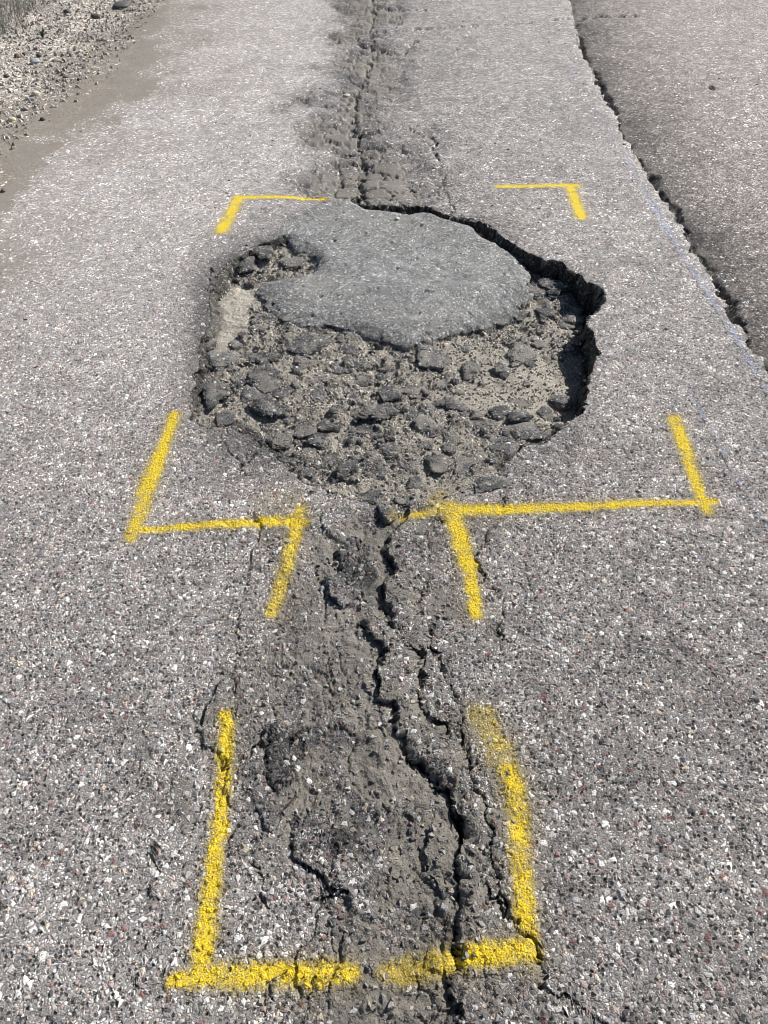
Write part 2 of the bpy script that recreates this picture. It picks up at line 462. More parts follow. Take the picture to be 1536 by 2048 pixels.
    near = sst(G(768, 520)[1], G(768, 590)[1], y)           # rounded lip on the near side
    rr = .05 + .13 * near + .06 * blob(x, y, 590, 520, 90, 60)
    q = np.clip((sdp + .004) / rr, 0, 1)
    q = np.sqrt(np.clip(1 - (1 - q) ** 2, 0, 1))
    lowz = np.where(ins, floor * .85, top - .003)
    zp = lowz + (top - lowz) * q
    pin = (sdp > -.004) & (ins | ((x < G(712, 400)[0]) & (y > G(600, 500)[1])))
    zp = zp + fbm(x, y, .05, 3, 251) * .003 - .010 * sst(.42, .5, vnoise(x * 38, y * 26, 661))
    z = np.where(pin, np.maximum(zp, z * 0 + zp), z)
    zone[pin & ((zone == FLOOR) | (zone == ROAD))] = PAT
    dark = np.where(pin, .12 * (1 - q) + .25 * sst(.10, .0, sdp) * near, dark)  # shade of the near lip's slope painted in as a darker edge
    dust = np.where(pin, .28 * blob(x, y, 740, 430, 110, 26) + .30 * blob(x, y, 610, 560, 90, 30) + .06 + .45 * fbm(x, y, .14, 4, 691), dust)
    pale = np.where(pin, .28 * blob(x, y, 830, 555, 190, 60), pale)
    relief = np.where(pin, 1.0, relief)
    # ---- cracks
    cjx, cjy = fbm(x, y, .017, 3, 441, .6) * .010, fbm(x, y, .017, 3, 451, .6) * .010
    crag = np.clip(.85 + 1.9 * fbm(x, y, .05, 3, 261), .12, 2.0)
    for L, w, dp in CR:
        dd, _ = line_d(xs + cjx, ys + cjy, L, .06)
        rag = crag
        ww = w * .42 * rag
        c = sst(1.25, .35, dd / ww)
        k = np.where(pin, 0, np.where(ins, .5, 1.0))
        z -= (c * dp * np.clip(rag, .4, 1.1) + sst(4.5, .8, dd / (w * .5)) * dp * .16) * k
        dark += c * .5 * k
        dust += sst(3.5, 1.0, dd / ww) * .28 * k * (1 - c)
    # ---- pits in the old surface
    # ---- worn pale wheel track, far left
    pale += np.where(zone == ROAD, .22 * sst(.1, -.5, x), 0)
    pale += np.where(zone == ROAD, .50 * sst(1.0, 2.8, y) * sst(.3, -.5, x), 0)
    pale += np.where(zone == ROAD, .26 * sst(.9, 2.2, y) * sst(.3, .8, x), 0)
    # ---- overspray
    for k, v in STROKES.items():
        for s in v:
            L, W, st = s
            dd, ww = line_d(x, y, L, .12, W)
            over = np.maximum(over, st * .55 * np.exp(-np.clip(dd - ww * .4, 0, None) / (ww * .45 + 1e-6)) * (dd < .12))
    over += .22 * blob(x, y, 560, 1000, 60, 22) + .10 * blob(x, y, 640, 1560, 40, 16)
    over = np.where(zone == FLOOR, over * .6, over)
    relief = relief * (1 - .86 * sst(1.3, 3.3, y))
    return z, zone, np.clip(dust, 0, 1.3), np.clip(dark, 0, 1.2), np.clip(over, 0, 1), np.clip(pale, 0, 1.2), np.clip(relief, .1, 1.5), ins


# ------------------------------------------------------------------ node helpers
class NT:
    def __init__(s, name):
        s.m = bpy.data.materials.new(name)
        s.m.use_nodes = True
        s.t = s.m.node_tree
        s.t.nodes.clear()

    def n(s, typ, **kw):
        nd = s.t.nodes.new(typ)
        for k, v in kw.items():
            setattr(nd, k, v)
        return nd

    def l(s, a, b):
        if isinstance(a, (int, float)):
            b.default_value = a
        elif isinstance(a, tuple):
            b.default_value = a if len(a) == len(b.default_value) else (*a, 1.0)
        else:
            s.t.links.new(a, b)

    def math(s, op, a, b=0.0, c=0.0, clamp=False):
        nd = s.n('ShaderNodeMath', operation=op, use_clamp=clamp)
        s.l(a, nd.inputs[0]); s.l(b, nd.inputs[1]); s.l(c, nd.inputs[2])
        return nd.outputs[0]

    def mix(s, f, a, b, blend='MIX'):
        nd = s.n('ShaderNodeMix', data_type='RGBA', blend_type=blend)
        nd.clamp_factor = True
        s.l(f, nd.inputs[0]); s.l(a, nd.inputs[6]); s.l(b, nd.inputs[7])
        return nd.outputs[2]

    def ss(s, a, b, x):
        nd = s.n('ShaderNodeMapRange', interpolation_type='SMOOTHSTEP')
        s.l(x, nd.inputs[0]); s.l(a, nd.inputs[1]); s.l(b, nd.inputs[2])
        return nd.outputs[0]

    def lin(s, x, a, b):
        nd = s.n('ShaderNodeMapRange')
        s.l(x, nd.inputs[0]); nd.inputs[3].default_value = a; nd.inputs[4].default_value = b
        return nd.outputs[0]

    def ramp(s, x, stops, const=True):
        nd = s.n('ShaderNodeValToRGB')
        cr = nd.color_ramp
        cr.interpolation = 'CONSTANT' if const else 'LINEAR'
        while len(cr.elements) < len(stops):
            cr.elements.new(.5)
        for e, (p, c) in zip(cr.elements, stops):
            e.position = p
            e.color = (*c, 1)
        s.l(x, nd.inputs[0])
        return nd.outputs[0]

    def noise(s, vec, scale, detail=2.0, rough=.5, dim='3D'):
        nd = s.n('ShaderNodeTexNoise', noise_dimensions=dim)
        s.l(vec, nd.inputs['Vector'])
        nd.inputs['Scale'].default_value = scale
        nd.inputs['Detail'].default_value = detail
        nd.inputs['Roughness'].default_value = rough
        return nd

    def vor(s, vec, scale, feature='F1', dim='2D'):
        nd = s.n('ShaderNodeTexVoronoi', voronoi_dimensions=dim, feature=feature)
        s.l(vec, nd.inputs['Vector'])
        nd.inputs['Scale'].default_value = scale
        return nd

    def sep(s, c):
        nd = s.n('ShaderNodeSeparateColor')
        s.l(c, nd.inputs[0])
        return nd.outputs

    def attr(s, name):
        nd = s.n('ShaderNodeAttribute', attribute_name=name)
        return nd

    def vm(s, op, a, b):
        nd = s.n('ShaderNodeVectorMath', operation=op)
        s.l(a, nd.inputs[0]); s.l(b, nd.inputs[1])
        return nd.outputs[0]

    def scale(s, a, k):
        nd = s.n('ShaderNodeVectorMath', operation='SCALE')
        s.l(a, nd.inputs[0]); s.l(k, nd.inputs['Scale'])
        return nd.outputs[0]


STONES = [(0, (.46, .445, .43)), (.14, (.35, .335, .32)), (.34, (.23, .22, .21)), (.52, (.60, .59, .57)), (.61, (.33, .27, .245)),
          (.72, (.16, .155, .15)), (.82, (.20, .12, .11)), (.86, (.46, .40, .33)), (.92, (.09, .09, .092))]
SAND = [(0, (.40, .37, .32)), (.2, (.30, .28, .25)), (.4, (.20, .19, .175)), (.55, (.50, .47, .41)), (.68, (.25, .22, .19)), (.8, (.13, .13, .13)),
        (.9, (.58, .54, .46))]
DARKS = [(0, (.225, .227, .224)), (.25, (.153, .155, .154)), (.5, (.325, .328, .32)), (.65, (.10, .104, .106)), (.76, (.46, .46, .45)), (.90, (.06, .06, .06))]
GRAV = [(0, (.52, .48, .43)), (.2, (.40, .37, .33)), (.38, (.62, .58, .52)), (.55, (.28, .26, .235)), (.68, (.46, .38, .32)), (.8, (.16, .15, .15)),
        (.88, (.66, .62, .55))]


def ground_material(name, c1, c2, c3, pal1, pal2, pres1, pres2, mat_a, mat_b, amp1, amp2, amp3, dust_c, pale_c, rough=.85, paint=None, three=False, contrast=1.24, pivot=.185, solid=False, pale_mix=.8, pale_gain=0.0, voids=.10):
    t = NT(name)
    if three:
        tc = t.n('ShaderNodeTexCoord').outputs['Object']
        rnd = t.n('ShaderNodeObjectInfo').outputs['Random']
        pos = t.vm('ADD', tc, t.scale((7.3, 3.1, 5.7), rnd))
    else:
        pos = t.attr('rest').outputs['Vector']
    dim = '3D' if (three or solid) else '2D'
    wn_ = t.noise(pos, 70, 2, .5)
    warp = t.vm('ADD', pos, t.scale(t.vm('SUBTRACT', wn_.outputs['Color'], (.5, .5, .5)), .009))
    A, B = t.attr('mask_a'), t.attr('mask_b')
    a, b = t.sep(A.outputs['Color']), t.sep(B.outputs['Color'])
    dust, dark, over = a[0], a[1], a[2]
    pale, relief, tan = b[0], b[1], b[2]
    clump = t.noise(pos, 9, 3, .6).outputs['Fac']

    def layer(cell, pres, pal, off):
        vv = t.vm('ADD', warp, (off, off * .7, off * .3))
        f = t.vor(vv, 1 / cell, 'F1', dim)
        e = t.vor(vv, 1 / cell, 'DISTANCE_TO_EDGE', dim)
        r = t.sep(f.outputs['Color'])
        thr = t.lin(r[1], .03, .30)
        there = t.math('LESS_THAN', r[2], pres)
        m = t.math('MULTIPLY', t.ss(thr, t.math('ADD', thr, .07), e.outputs['Distance']), there)
        dome = t.math('MULTIPLY', m, t.math('ADD', t.math('MULTIPLY', e.outputs['Distance'], .9), t.lin(r[1], .35, .8)))
        return m, dome, t.ramp(r[0], pal)

    m1, d1, s1 = layer(c1, pres1, pal1, 0.0)
    m2, d2, s2 = layer(c2, pres2, pal2, 3.7)
    v3 = t.sep(t.vor(warp, 1 / c3, 'F1', dim).outputs['Color'])
    fine = t.noise(pos, 420, 3, .65).outputs['Fac']
    mx = t.mix(t.math('ADD', t.math('MULTIPLY', v3[0], .55), t.math('MULTIPLY', fine, .45)), mat_a, mat_b)
    lum = t.lin(fine, .72, 1.25)
    col = t.mix(m2, mx, s2)
    col = t.mix(m1, col, s1)
    lc = t.n('ShaderNodeCombineXYZ')
    for i in range(3):
        t.l(lum, lc.inputs[i])
    col = t.mix(1.0, col, lc.outputs[0], 'MULTIPLY')
    # open voids between the stones
    pv = t.vm('ADD', warp, (1.9, 2.3, .4))
    pr = t.sep(t.vor(pv, 1 / (c1 * .62), 'F1', dim).outputs['Color'])
    pd = t.vor(t.vm('MULTIPLY', pv, (1, 1, 1)), 1 / (c1 * .62), 'F1', dim).outputs['Distance']
    void = t.math('MULTIPLY', t.ss(.52, .34, t.math('ADD', pd, t.math('MULTIPLY', t.math('SUBTRACT', fine, .5), .5))), t.math('LESS_THAN', pr[1], voids))
    col = t.mix(t.math('MULTIPLY', void, .88), col, (.04, .038, .037))
    gm = t.n('ShaderNodeGamma')
    t.l(col, gm.inputs['Color'])
    gm.inputs['Gamma'].default_value = contrast
    kk_ = pivot ** (1 - contrast)
    col = t.mix(1.0, gm.outputs[0], (kk_, kk_, kk_), 'MULTIPLY')
    cl = t.lin(t.sep(t.vor(warp, 1 / .03, 'F1', dim).outputs['Color'])[0], .80, 1.2)
    clc = t.n('ShaderNodeCombineXYZ')
    for i in range(3):
        t.l(cl, clc.inputs[i])
    col = t.mix(1.0, col, clc.outputs[0], 'MULTIPLY')
    # slow drift of wear
    drift = t.math('MULTIPLY', t.lin(clump, .74, 1.26), t.lin(t.noise(pos, 1.7, 4, .6).outputs['Fac'], .7, 1.3))
    dc = t.n('ShaderNodeCombineXYZ')
    for i in range(3):
        t.l(drift, dc.inputs[i])
    col = t.mix(1.0, col, dc.outputs[0], 'MULTIPLY')
    # pale worn dust
    pf = t.math('MULTIPLY', pale, t.lin(v3[1], .35, 1.0))
    col = t.mix(t.math('MULTIPLY', pf, pale_mix, clamp=True), col, t.mix(v3[2], pale_c, tuple(k * .62 for k in pale_c)))
    pb = t.math('ADD', 1.0, t.math('MULTIPLY', pale, pale_gain))
    pbc = t.n('ShaderNodeCombineXYZ')
    for i in range(3):
        t.l(pb, pbc.inputs[i])
    col = t.mix(1.0, col, pbc.outputs[0], 'MULTIPLY')
    # bitumen rich, unworn; also shade painted on the hole walls and patch lip
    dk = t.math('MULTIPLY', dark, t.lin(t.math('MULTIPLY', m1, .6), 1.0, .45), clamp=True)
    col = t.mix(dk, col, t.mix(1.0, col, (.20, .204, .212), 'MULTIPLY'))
    # grey-brown dirt settles between the stones first
    hh = t.math('ADD', t.math('MULTIPLY', d1, .75), t.math('MULTIPLY', d2, .4))
    df = t.ss(0.0, .35, t.math('SUBTRACT', t.math('ADD', t.math('MULTIPLY', dust, 1.05), t.lin(clump, -.22, .22)), t.math('MULTIPLY', hh, .9)))
    df = t.math('MULTIPLY', df, t.math('MINIMUM', t.math('MULTIPLY', dust, 1.5), .88))
    dcol = t.mix(t.math('ADD', t.math('MULTIPLY', fine, .7), t.math('MULTIPLY', v3[1], .3)), tuple(k * .42 for k in dust_c), tuple(k * 1.62 for k in dust_c))
    dcol = t.mix(tan, dcol, t.mix(fine, (.15, .13, .105), (.29, .255, .21)))
    col = t.mix(df, col, dcol)
    # drifted overspray on the stones
    of = t.math('MULTIPLY', over, t.ss(.25, .8, t.math('ADD', t.math('MULTIPLY', v3[1], .5), t.math('ADD', t.math('MULTIPLY', fine, .35), t.math('MULTIPLY', m2, .25)))))
    col = t.mix(t.math('MULTIPLY', of, .9), col, (.62, .44, .03))
    h = t.math('ADD', t.math('MULTIPLY', d1, amp1), t.math('MULTIPLY', d2, amp2))
    h = t.math('MULTIPLY', h, t.math('SUBTRACT', 1.0, t.math('MULTIPLY', df, .55)))
    h = t.math('ADD', h, t.math('MULTIPLY', t.math('ADD', t.math('MULTIPLY', fine, .6), t.math('MULTIPLY', v3[0], .6)), amp3))
    h = t.math('MULTIPLY', t.math('SUBTRACT', h, t.math('MULTIPLY', void, amp2 * .9)), relief)
    if paint:
        cov = t.attr('coat').outputs['Fac']
        hole = t.math('ADD', t.math('MULTIPLY', t.noise(pos, 300, 3, .7).outputs['Fac'], .8), t.math('ADD', t.math('MULTIPLY', m1, .12), t.math('MULTIPLY', v3[2], .30)))
        thin = t.math('MULTIPLY', t.ss(.05, .6, cov), t.lin(t.math('ADD', t.math('MULTIPLY', v3[1], .5), t.math('MULTIPLY', fine, .5)), .1, .95))
        col = t.mix(t.math('MULTIPLY', thin, .85), col, tuple(k * .62 for k in paint))
        pm = t.ss(.46, .80, t.math('ADD', t.math('MULTIPLY', cov, .95), t.math('MULTIPLY', t.math('SUBTRACT', hole, .62), 1.7)))
        tint = t.mix(t.math('MULTIPLY', m1, .5), paint, tuple(min(1, k * 1.12) for k in paint))
        tint = t.mix(t.ss(.5, .32, fine), tint, tuple(k * .55 for k in paint))
        col = t.mix(pm, col, tint)
    bs = t.n('ShaderNodeBsdfPrincipled')
    t.l(col, bs.inputs['Base Color'])
    bs.inputs['Roughness'].default_value = rough
    bs.inputs['Specular IOR Level'].default_value = .35
    out = t.n('ShaderNodeOutputMaterial')
    t.l(bs.outputs[0], out.inputs['Surface'])
    if three:
        bp = t.n('ShaderNodeDisplacement')
        bp.inputs['Midlevel'].default_value = 0
        bp.inputs['Scale'].default_value = 1
        t.l(h, bp.inputs['Height'])
        t.l(bp.outputs[0], out.inputs['Displacement'])
    else:
        cz = t.n('ShaderNodeCombineXYZ')
        t.l(h, cz.inputs[2])
        vd = t.n('ShaderNodeVectorDisplacement', space='WORLD')
        vd.inputs['Midlevel'].default_value = 0
        vd.inputs['Scale'].default_value = 1
        t.l(cz.outputs[0], vd.inputs['Vector'])
        t.l(vd.outputs[0], out.inputs['Displacement'])
    t.m.displacement_method = 'BOTH'
    return t.m


DUST, PALE = (.182, .166, .141), (.56, .53, .51)
ASPH = dict(c1=.0115, c2=.0055, c3=.0024, pal1=STONES, pal2=STONES, pres1=.48, pres2=.78, mat_a=(.05, .048, .047), mat_b=(.36, .345, .335),
            amp1=.0036, amp2=.0024, amp3=.0021, dust_c=DUST, pale_c=PALE, pale_mix=.3, pale_gain=.43, voids=.16)
M_ROAD = ground_material('worn_asphalt', **ASPH)
M_LANE = ground_material('lane_asphalt', **{**ASPH, 'pale_c': (.44, .39, .36), 'mat_a': (.042, .039, .036), 'mat_b': (.35, .32, .295), 'contrast': 1.38, 'voids': .24})
M_FLOOR = ground_material('pothole_grit', .0085, .0045, .0022, SAND, SAND, .75, .8, (.055, .053, .05), (.33, .31, .275), .0046, .0026, .0016,
                          (.285, .258, .215), (.66, .60, .50), solid=True)
M_PATCH = ground_material('patch_asphalt', .0075, .0045, .0026, DARKS, DARKS, .75, .85, (.042, .041, .040), (.305, .30, .288), .0012, .0010, .0009,
                          (.22, .21, .19), (.34, .35, .345), contrast=1.35, pivot=.155, solid=True)
M_SHO = ground_material('shoulder_gravel', .026, .012, .005, GRAV, GRAV, .6, .8, (.22, .20, .175), (.46, .42, .37), .009, .005, .002,
                        (.18, .156, .13), (.55, .5, .44))
M_LUMP = ground_material('broken_asphalt', .010, .0055, .0026, STONES, DARKS, .42, .62, (.04, .04, .041), (.24, .237, .233), .0034, .0024, .0017,
                         (.24, .22, .19), PALE, three=True, contrast=1.25, pivot=.24)
M_YEL = ground_material('yellow_paint', **ASPH, paint=(.74, .545, .026))
M_BLUE = ground_material('blue_chalk', **ASPH, paint=(.36, .45, .74))


def stone_material():
    t = NT('stone_chip')
    c = t.attr('col').outputs['Color']
    o = t.n('ShaderNodeTexCoord').outputs['Object']
    f = t.noise(o, 260, 3, .6).outputs['Fac']
    k = t.lin(f, .72, 1.22)
    kc = t.n('ShaderNodeCombineXYZ')
    for i in range(3):
        t.l(k, kc.inputs[i])
    col = t.mix(1.0, c, kc.outputs[0], 'MULTIPLY')
    bs = t.n('ShaderNodeBsdfPrincipled')
    t.l(col, bs.inputs['Base Color'])
    bs.inputs['Roughness'].default_value = .7
    bp = t.n('ShaderNodeBump')
    bp.inputs['Strength'].default_value = .35
    bp.inputs['Distance'].default_value = .001
    t.l(f, bp.inputs['Height'])
    t.l(bp.outputs[0], bs.inputs['Normal'])
    out = t.n('ShaderNodeOutputMaterial')
    t.l(bs.outputs[0], out.inputs['Surface'])
    return t.m


M_STONE = stone_material()


def grass_material():
    t = NT('dry_grass')
    r = t.attr('col').outputs['Color']
    bs = t.n('ShaderNodeBsdfPrincipled')
    t.l(r, bs.inputs['Base Color'])
    bs.inputs['Roughness'].default_value = .8
    out = t.n('ShaderNodeOutputMaterial')
    t.l(bs.outputs[0], out.inputs['Surface'])
    return t.m


M_GRASS = grass_material()


# ------------------------------------------------------------------ mesh helpers
def mesh_np(name, V, F, mat, smooth=True):
    """F: (n,k) array of equal-sized faces"""
    me = bpy.data.meshes.new(name)
    n, k = F.shape
    me.vertices.add(len(V))
    me.vertices.foreach_set('co', np.ascontiguousarray(V, np.float32).ravel())
    me.loops.add(n * k)
    me.loops.foreach_set('vertex_index', F.astype(np.int32).ravel())
    me.polygons.add(n)
    me.polygons.foreach_set('loop_start', np.arange(0, n * k, k, dtype=np.int32))
    me.polygons.foreach_set('use_smooth', np.full(n, smooth))
    me.update(calc_edges=True)
    me.materials.append(mat)
    return me


def put_attr(me, name, C):
    at = me.attributes.new(name, 'FLOAT_COLOR', 'POINT')
    at.data.foreach_set('color', np.ascontiguousarray(C, np.float32).ravel())


def link(name, me, parent=None):
    o = bpy.data.objects.new(name, me)
    COL.objects.link(o)
    if parent is not None:
        o.parent = parent
    return o


def empty(name, loc, label, cat, group=None):
    o = bpy.data.objects.new(name, None)
    o.location = loc
    o.empty_display_size = .05
    COL.objects.link(o)
    return tag(o, label, cat, group)


def tag(o, label, cat, group=None):
    o['label'] = label
    o['category'] = cat
    if group:
        o['group'] = group
    return o


# ------------------------------------------------------------------ the ground: one dense sheet, cut into its surfaces
qs = np.concatenate([np.linspace(2420, 2060, 60, endpoint=False), np.arange(2060, 1000, -2.3), np.arange(1000, 720, -1.8), np.arange(720, 370, -1.15), np.arange(370, -40, -2.0)])
vy = (qs - 1024.0) / FPX
ysr = CAM_H * (CP - SP * vy) / (SP + CP * vy)
far = ysr[-1] * np.cumprod(np.full(40, 1.11))
near = ysr[0] - np.cumsum(np.full(10, .12))[::-1]
rows = np.concatenate([near, ysr, far])
sc_ = np.concatenate([np.linspace(-1.04, 1.04, 735)])
step = sc_[1] - sc_[0]
ext = []
s_, st_ = 1.04, step
while s_ < 12:
    st_ *= 1.06
    s_ += st_
    ext.append(s_)
ext = np.array(ext)
cols = np.concatenate([-ext[::-1], sc_, ext])
dep = np.maximum(rows, -.4) * CP + CAM_H * SP
hwid = .4994 * np.maximum(dep, .9)
NX, NY = len(cols), len(rows)
X = (hwid[:, None] * cols[None, :]).ravel()
Y = np.repeat(rows, NX)
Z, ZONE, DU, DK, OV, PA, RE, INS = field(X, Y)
ZG = Z.reshape(NY, NX)
XG, YG = X.reshape(NY, NX), Y.reshape(NY, NX)
slope = np.hypot(np.gradient(ZG, axis=1) / np.gradient(XG, axis=1), np.gradient(ZG, axis=0) / np.gradient(YG, axis=0)).ravel()
steep = sst(.7, 2.2, slope) * (np.abs(Y - 2.5) < 3)
P3 = np.stack([X, Y, Z], 1)


def n3(P, f, seed):
    """cheap 3-D noise from three 2-D slices"""
    return (vnoise(P[:, 0] * f, P[:, 1] * f, seed) + vnoise(P[:, 1] * f + 5.1, P[:, 2] * f, seed + 1) + vnoise(P[:, 2] * f - 3.7, P[:, 0] * f, seed + 2)) * .75


# broken faces are rough sideways too
PZ = P3 * np.array([.8, .8, 2.4])
XO = steep * n3(PZ, 38, 501) * .026
YO = steep * n3(PZ, 38, 521) * .026
VV = np.stack([X + XO, Y + YO, Z + steep * n3(P3, 40, 541) * .008], 1)
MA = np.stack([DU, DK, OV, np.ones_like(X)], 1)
MB_ = np.stack([PA, RE, sst(-1.4, -.5, x_at(SHO_W, Y) - X), np.ones_like(X)], 1)
ii = np.arange(NY - 1)[:, None] * NX + np.arange(NX - 1)[None, :]
ii = ii.ravel()
QUADS = np.stack([ii, ii + 1, ii + NX + 1, ii + NX], 1)
zq = np.sort(ZONE[QUADS], axis=1)[:, 2]


def cut(name, mask, mat, parent=None, lift=0.0, coat=None):
    F = QUADS[mask]
    u, inv = np.unique(F.ravel(), return_inverse=True)
    V = VV[u].copy()
    V[:, 2] += lift
    me = mesh_np(name, V, inv.reshape(-1, 4), mat)
    put_attr(me, 'mask_a', MA[u])
    put_attr(me, 'mask_b', MB_[u])
    at = me.attributes.new('rest', 'FLOAT_VECTOR', 'POINT')
    at.data.foreach_set('vector', np.ascontiguousarray(VV[u], np.float32).ravel())
    if coat is not None:
        at = me.attributes.new('coat', 'FLOAT', 'POINT')
        at.data.foreach_set('value', coat[u].astype(np.float32))
    return link(name, me, parent)


road = cut('asphalt_road', zq == ROAD, M_ROAD); road['kind'] = 'structure'
lane = cut('road_lane', zq == LANE, M_LANE); lane['kind'] = 'structure'
shoulder = cut('gravel_shoulder', zq == SHO, M_SHO); shoulder['kind'] = 'structure'
hx, hy = G(800, 760)
pothole = empty('pothole', (hx, hy, -.06), 'wide broken pothole full of rubble in the grey asphalt road', 'pothole')
bpy.context.view_layer.update()
INVP = pothole.matrix_world.inverted()


def adopt(o, parent):
    o.parent = parent
    o.matrix_parent_inverse = parent.matrix_world.inverted()
    return o


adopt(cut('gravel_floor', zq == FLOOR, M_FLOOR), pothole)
patch = cut('repair_patch', zq == PAT, M_PATCH)
tag(patch, 'smooth dark grey asphalt repair patch filling the far half of the pothole', 'asphalt patch')

# ------------------------------------------------------------------ stones
PALETTE = [((.54, .52, .50), 24), ((.41, .395, .375), 28), ((.29, .28, .265), 22), ((.42, .34, .31), 10), ((.22, .13, .12), 4), ((.50, .43, .34), 6),
           ((.11, .11, .108), 6)]
PC = np.array([p[0] for p in PALETTE])
PW = np.array([p[1] for p in PALETTE], float)
PW /= PW.sum()
GC = np.array([(.54, .50, .45), (.42, .39, .35), (.60, .56, .50), (.33, .31, .28), (.44, .38, .32), (.50, .46, .41), (.38, .365, .35), (.24, .20, .17), (.46, .43, .38)])
SC = np.array([(.42, .39, .34), (.30, .28, .25), (.20, .19, .18), (.54, .50, .43), (.12, .12, .12), (.36, .30, .26), (.26, .25, .24)])


def shard_template(n, flat, r):
    """angular chip: n-gon base, smaller shifted top; returns verts and triangles (unit size)"""
    ang = np.sort(r.uniform(0, 2 * math.pi, n) * .35 + np.arange(n) * 2 * math.pi / n)
    rad = r.uniform(.62, 1.1, n)
    el = r.uniform(.32, .95)
    base = np.stack([np.cos(ang) * rad, np.sin(ang) * rad * el, np.full(n, -.35 * flat)], 1)
    mid = base * np.array([1.06, 1.06, 0]) + np.array([0, 0, .12 * flat])
    k = r.uniform(.35, .75)
    top = base * np.array([k, k, 0]) + np.array([r.uniform(-.15, .15), r.uniform(-.1, .1), 0])
    top[:, 2] = flat * (.75 + .35 * (top[:, 0] * r.uniform(-.6, .6) + top[:, 1] * r.uniform(-.6, .6)) + r.uniform(-.06, .06, n))
    V = np.concatenate([base, mid, top])
    T = []
    for lv in (0, n):
        for i in range(n):
            j = (i + 1) % n
            T += [(lv + i, lv + j, lv + n + j), (lv + i, lv + n + j, lv + n + i)]
    for i in range(1, n - 1):
        T.append((2 * n, 2 * n + i, 2 * n + i + 1))
        T.append((0, i + 1, i))
    return V, np.array(T)


TR = np.random.default_rng(5)
CHIPS = [shard_template(int(TR.integers(5, 8)), TR.uniform(.35, .6), TR) for _ in range(14)]
PEBS = [shard_template(int(TR.integers(6, 9)), TR.uniform(.7, 1.0), TR) for _ in range(10)]


def scatter_mesh(name, xs, ys, zs, size, col, temps, mat, r, tiltmax=.35):
    Vs, Ts, Cs = [], [], []
    off = 0
    which = r.integers(0, len(temps), len(xs))
    for k, (V0, T0) in enumerate(temps):
        idx = np.nonzero(which == k)[0]
        if not len(idx):
            continue
        n = len(idx)
        a = r.uniform(0, 2 * math.pi, n)
        tx, ty = r.uniform(-tiltmax, tiltmax, n), r.uniform(-tiltmax, tiltmax, n)
        V = np.repeat(V0[None], n, 0) * size[idx][:, None, None]
        ca, sa = np.cos(a)[:, None], np.sin(a)[:, None]
        x = V[:, :, 0] * ca - V[:, :, 1] * sa
        y = V[:, :, 0] * sa + V[:, :, 1] * ca
        z = V[:, :, 2] + x * tx[:, None] + y * ty[:, None]
        P = np.stack([x + xs[idx][:, None], y + ys[idx][:, None], z + zs[idx][:, None]], 2)
        m = len(V0)
        Vs.append(P.reshape(-1, 3))
        Ts.append((T0[None] + (off + np.arange(n) * m)[:, None, None]).reshape(-1, 3))
        Cs.append(np.repeat(col[idx], m, 0))
        off += n * m
    V, T, C = np.concatenate(Vs), np.concatenate(Ts), np.concatenate(Cs)
    me = mesh_np(name, V, T, mat, smooth=False)
    put_attr(me, 'col', np.concatenate([C, np.ones((len(C), 1))], 1))
    return me


def spread(n, y0, y1, r, marg=1.12, power=1.0):
    """random ground points in the seen wedge, even per square metre at power 1"""
    out = []
    got = 0
    xmax = marg * .4994 * (y1 * CP + CAM_H * SP)
    while got < n:
        x = r.uniform(-xmax, xmax, n * 3)
        y = y0 + (y1 - y0) * r.uniform(0, 1, n * 3) ** power
        ok = np.abs(x) < marg * .4994 * (y * CP + CAM_H * SP)
        out.append(np.stack([x[ok], y[ok]], 1))
        got += ok.sum()
    P = np.concatenate(out)[:n]
    return P[:, 0], P[:, 1]


def coat_at(x, y):
    c = np.zeros_like(x)
    for v in STROKES.values():
        for s in v:
            c = np.maximum(c, cover(x, y, s)[0])
    return c


r1 = np.random.default_rng(21)
cx, cy = spread(8000, .12, 1.7, r1)
cx2, cy2 = spread(7500, 1.7, 7.0, r1, power=1.5)
cx, cy = np.concatenate([cx, cx2]), np.concatenate([cy, cy2])
cz, czone, cdu, cdk, cov, cpa, cre, cins = field(cx, cy)
csz = .0019 + .0088 * r1.random(len(cx)) ** 5.5
keep = (r1.random(len(cx)) < np.where(cy < 1.7, .62, 1.0)) & ((czone == ROAD) | (czone == LANE)) & (r1.random(len(cx)) > np.clip(cdu * .75 + cdk * .5, 0, .93))
ccoat = coat_at(cx, cy)
ccol = PC[r1.choice(len(PC), len(cx), p=PW)] * r1.uniform(.8, 1.15, len(cx))[:, None]
painted = keep & (ccoat > .72)
ctint = (r1.random(len(cx)) < cov * .9)[:, None]
ccol = np.where(ctint, ccol * .3 + np.array((.62, .44, .03)) * .7, ccol)
plain = keep & ~painted
look = csz / (cy * CP + CAM_H * SP)
inview = (np.abs(cx) < .49 * (cy * CP + CAM_H * SP)) & (cy > .30)
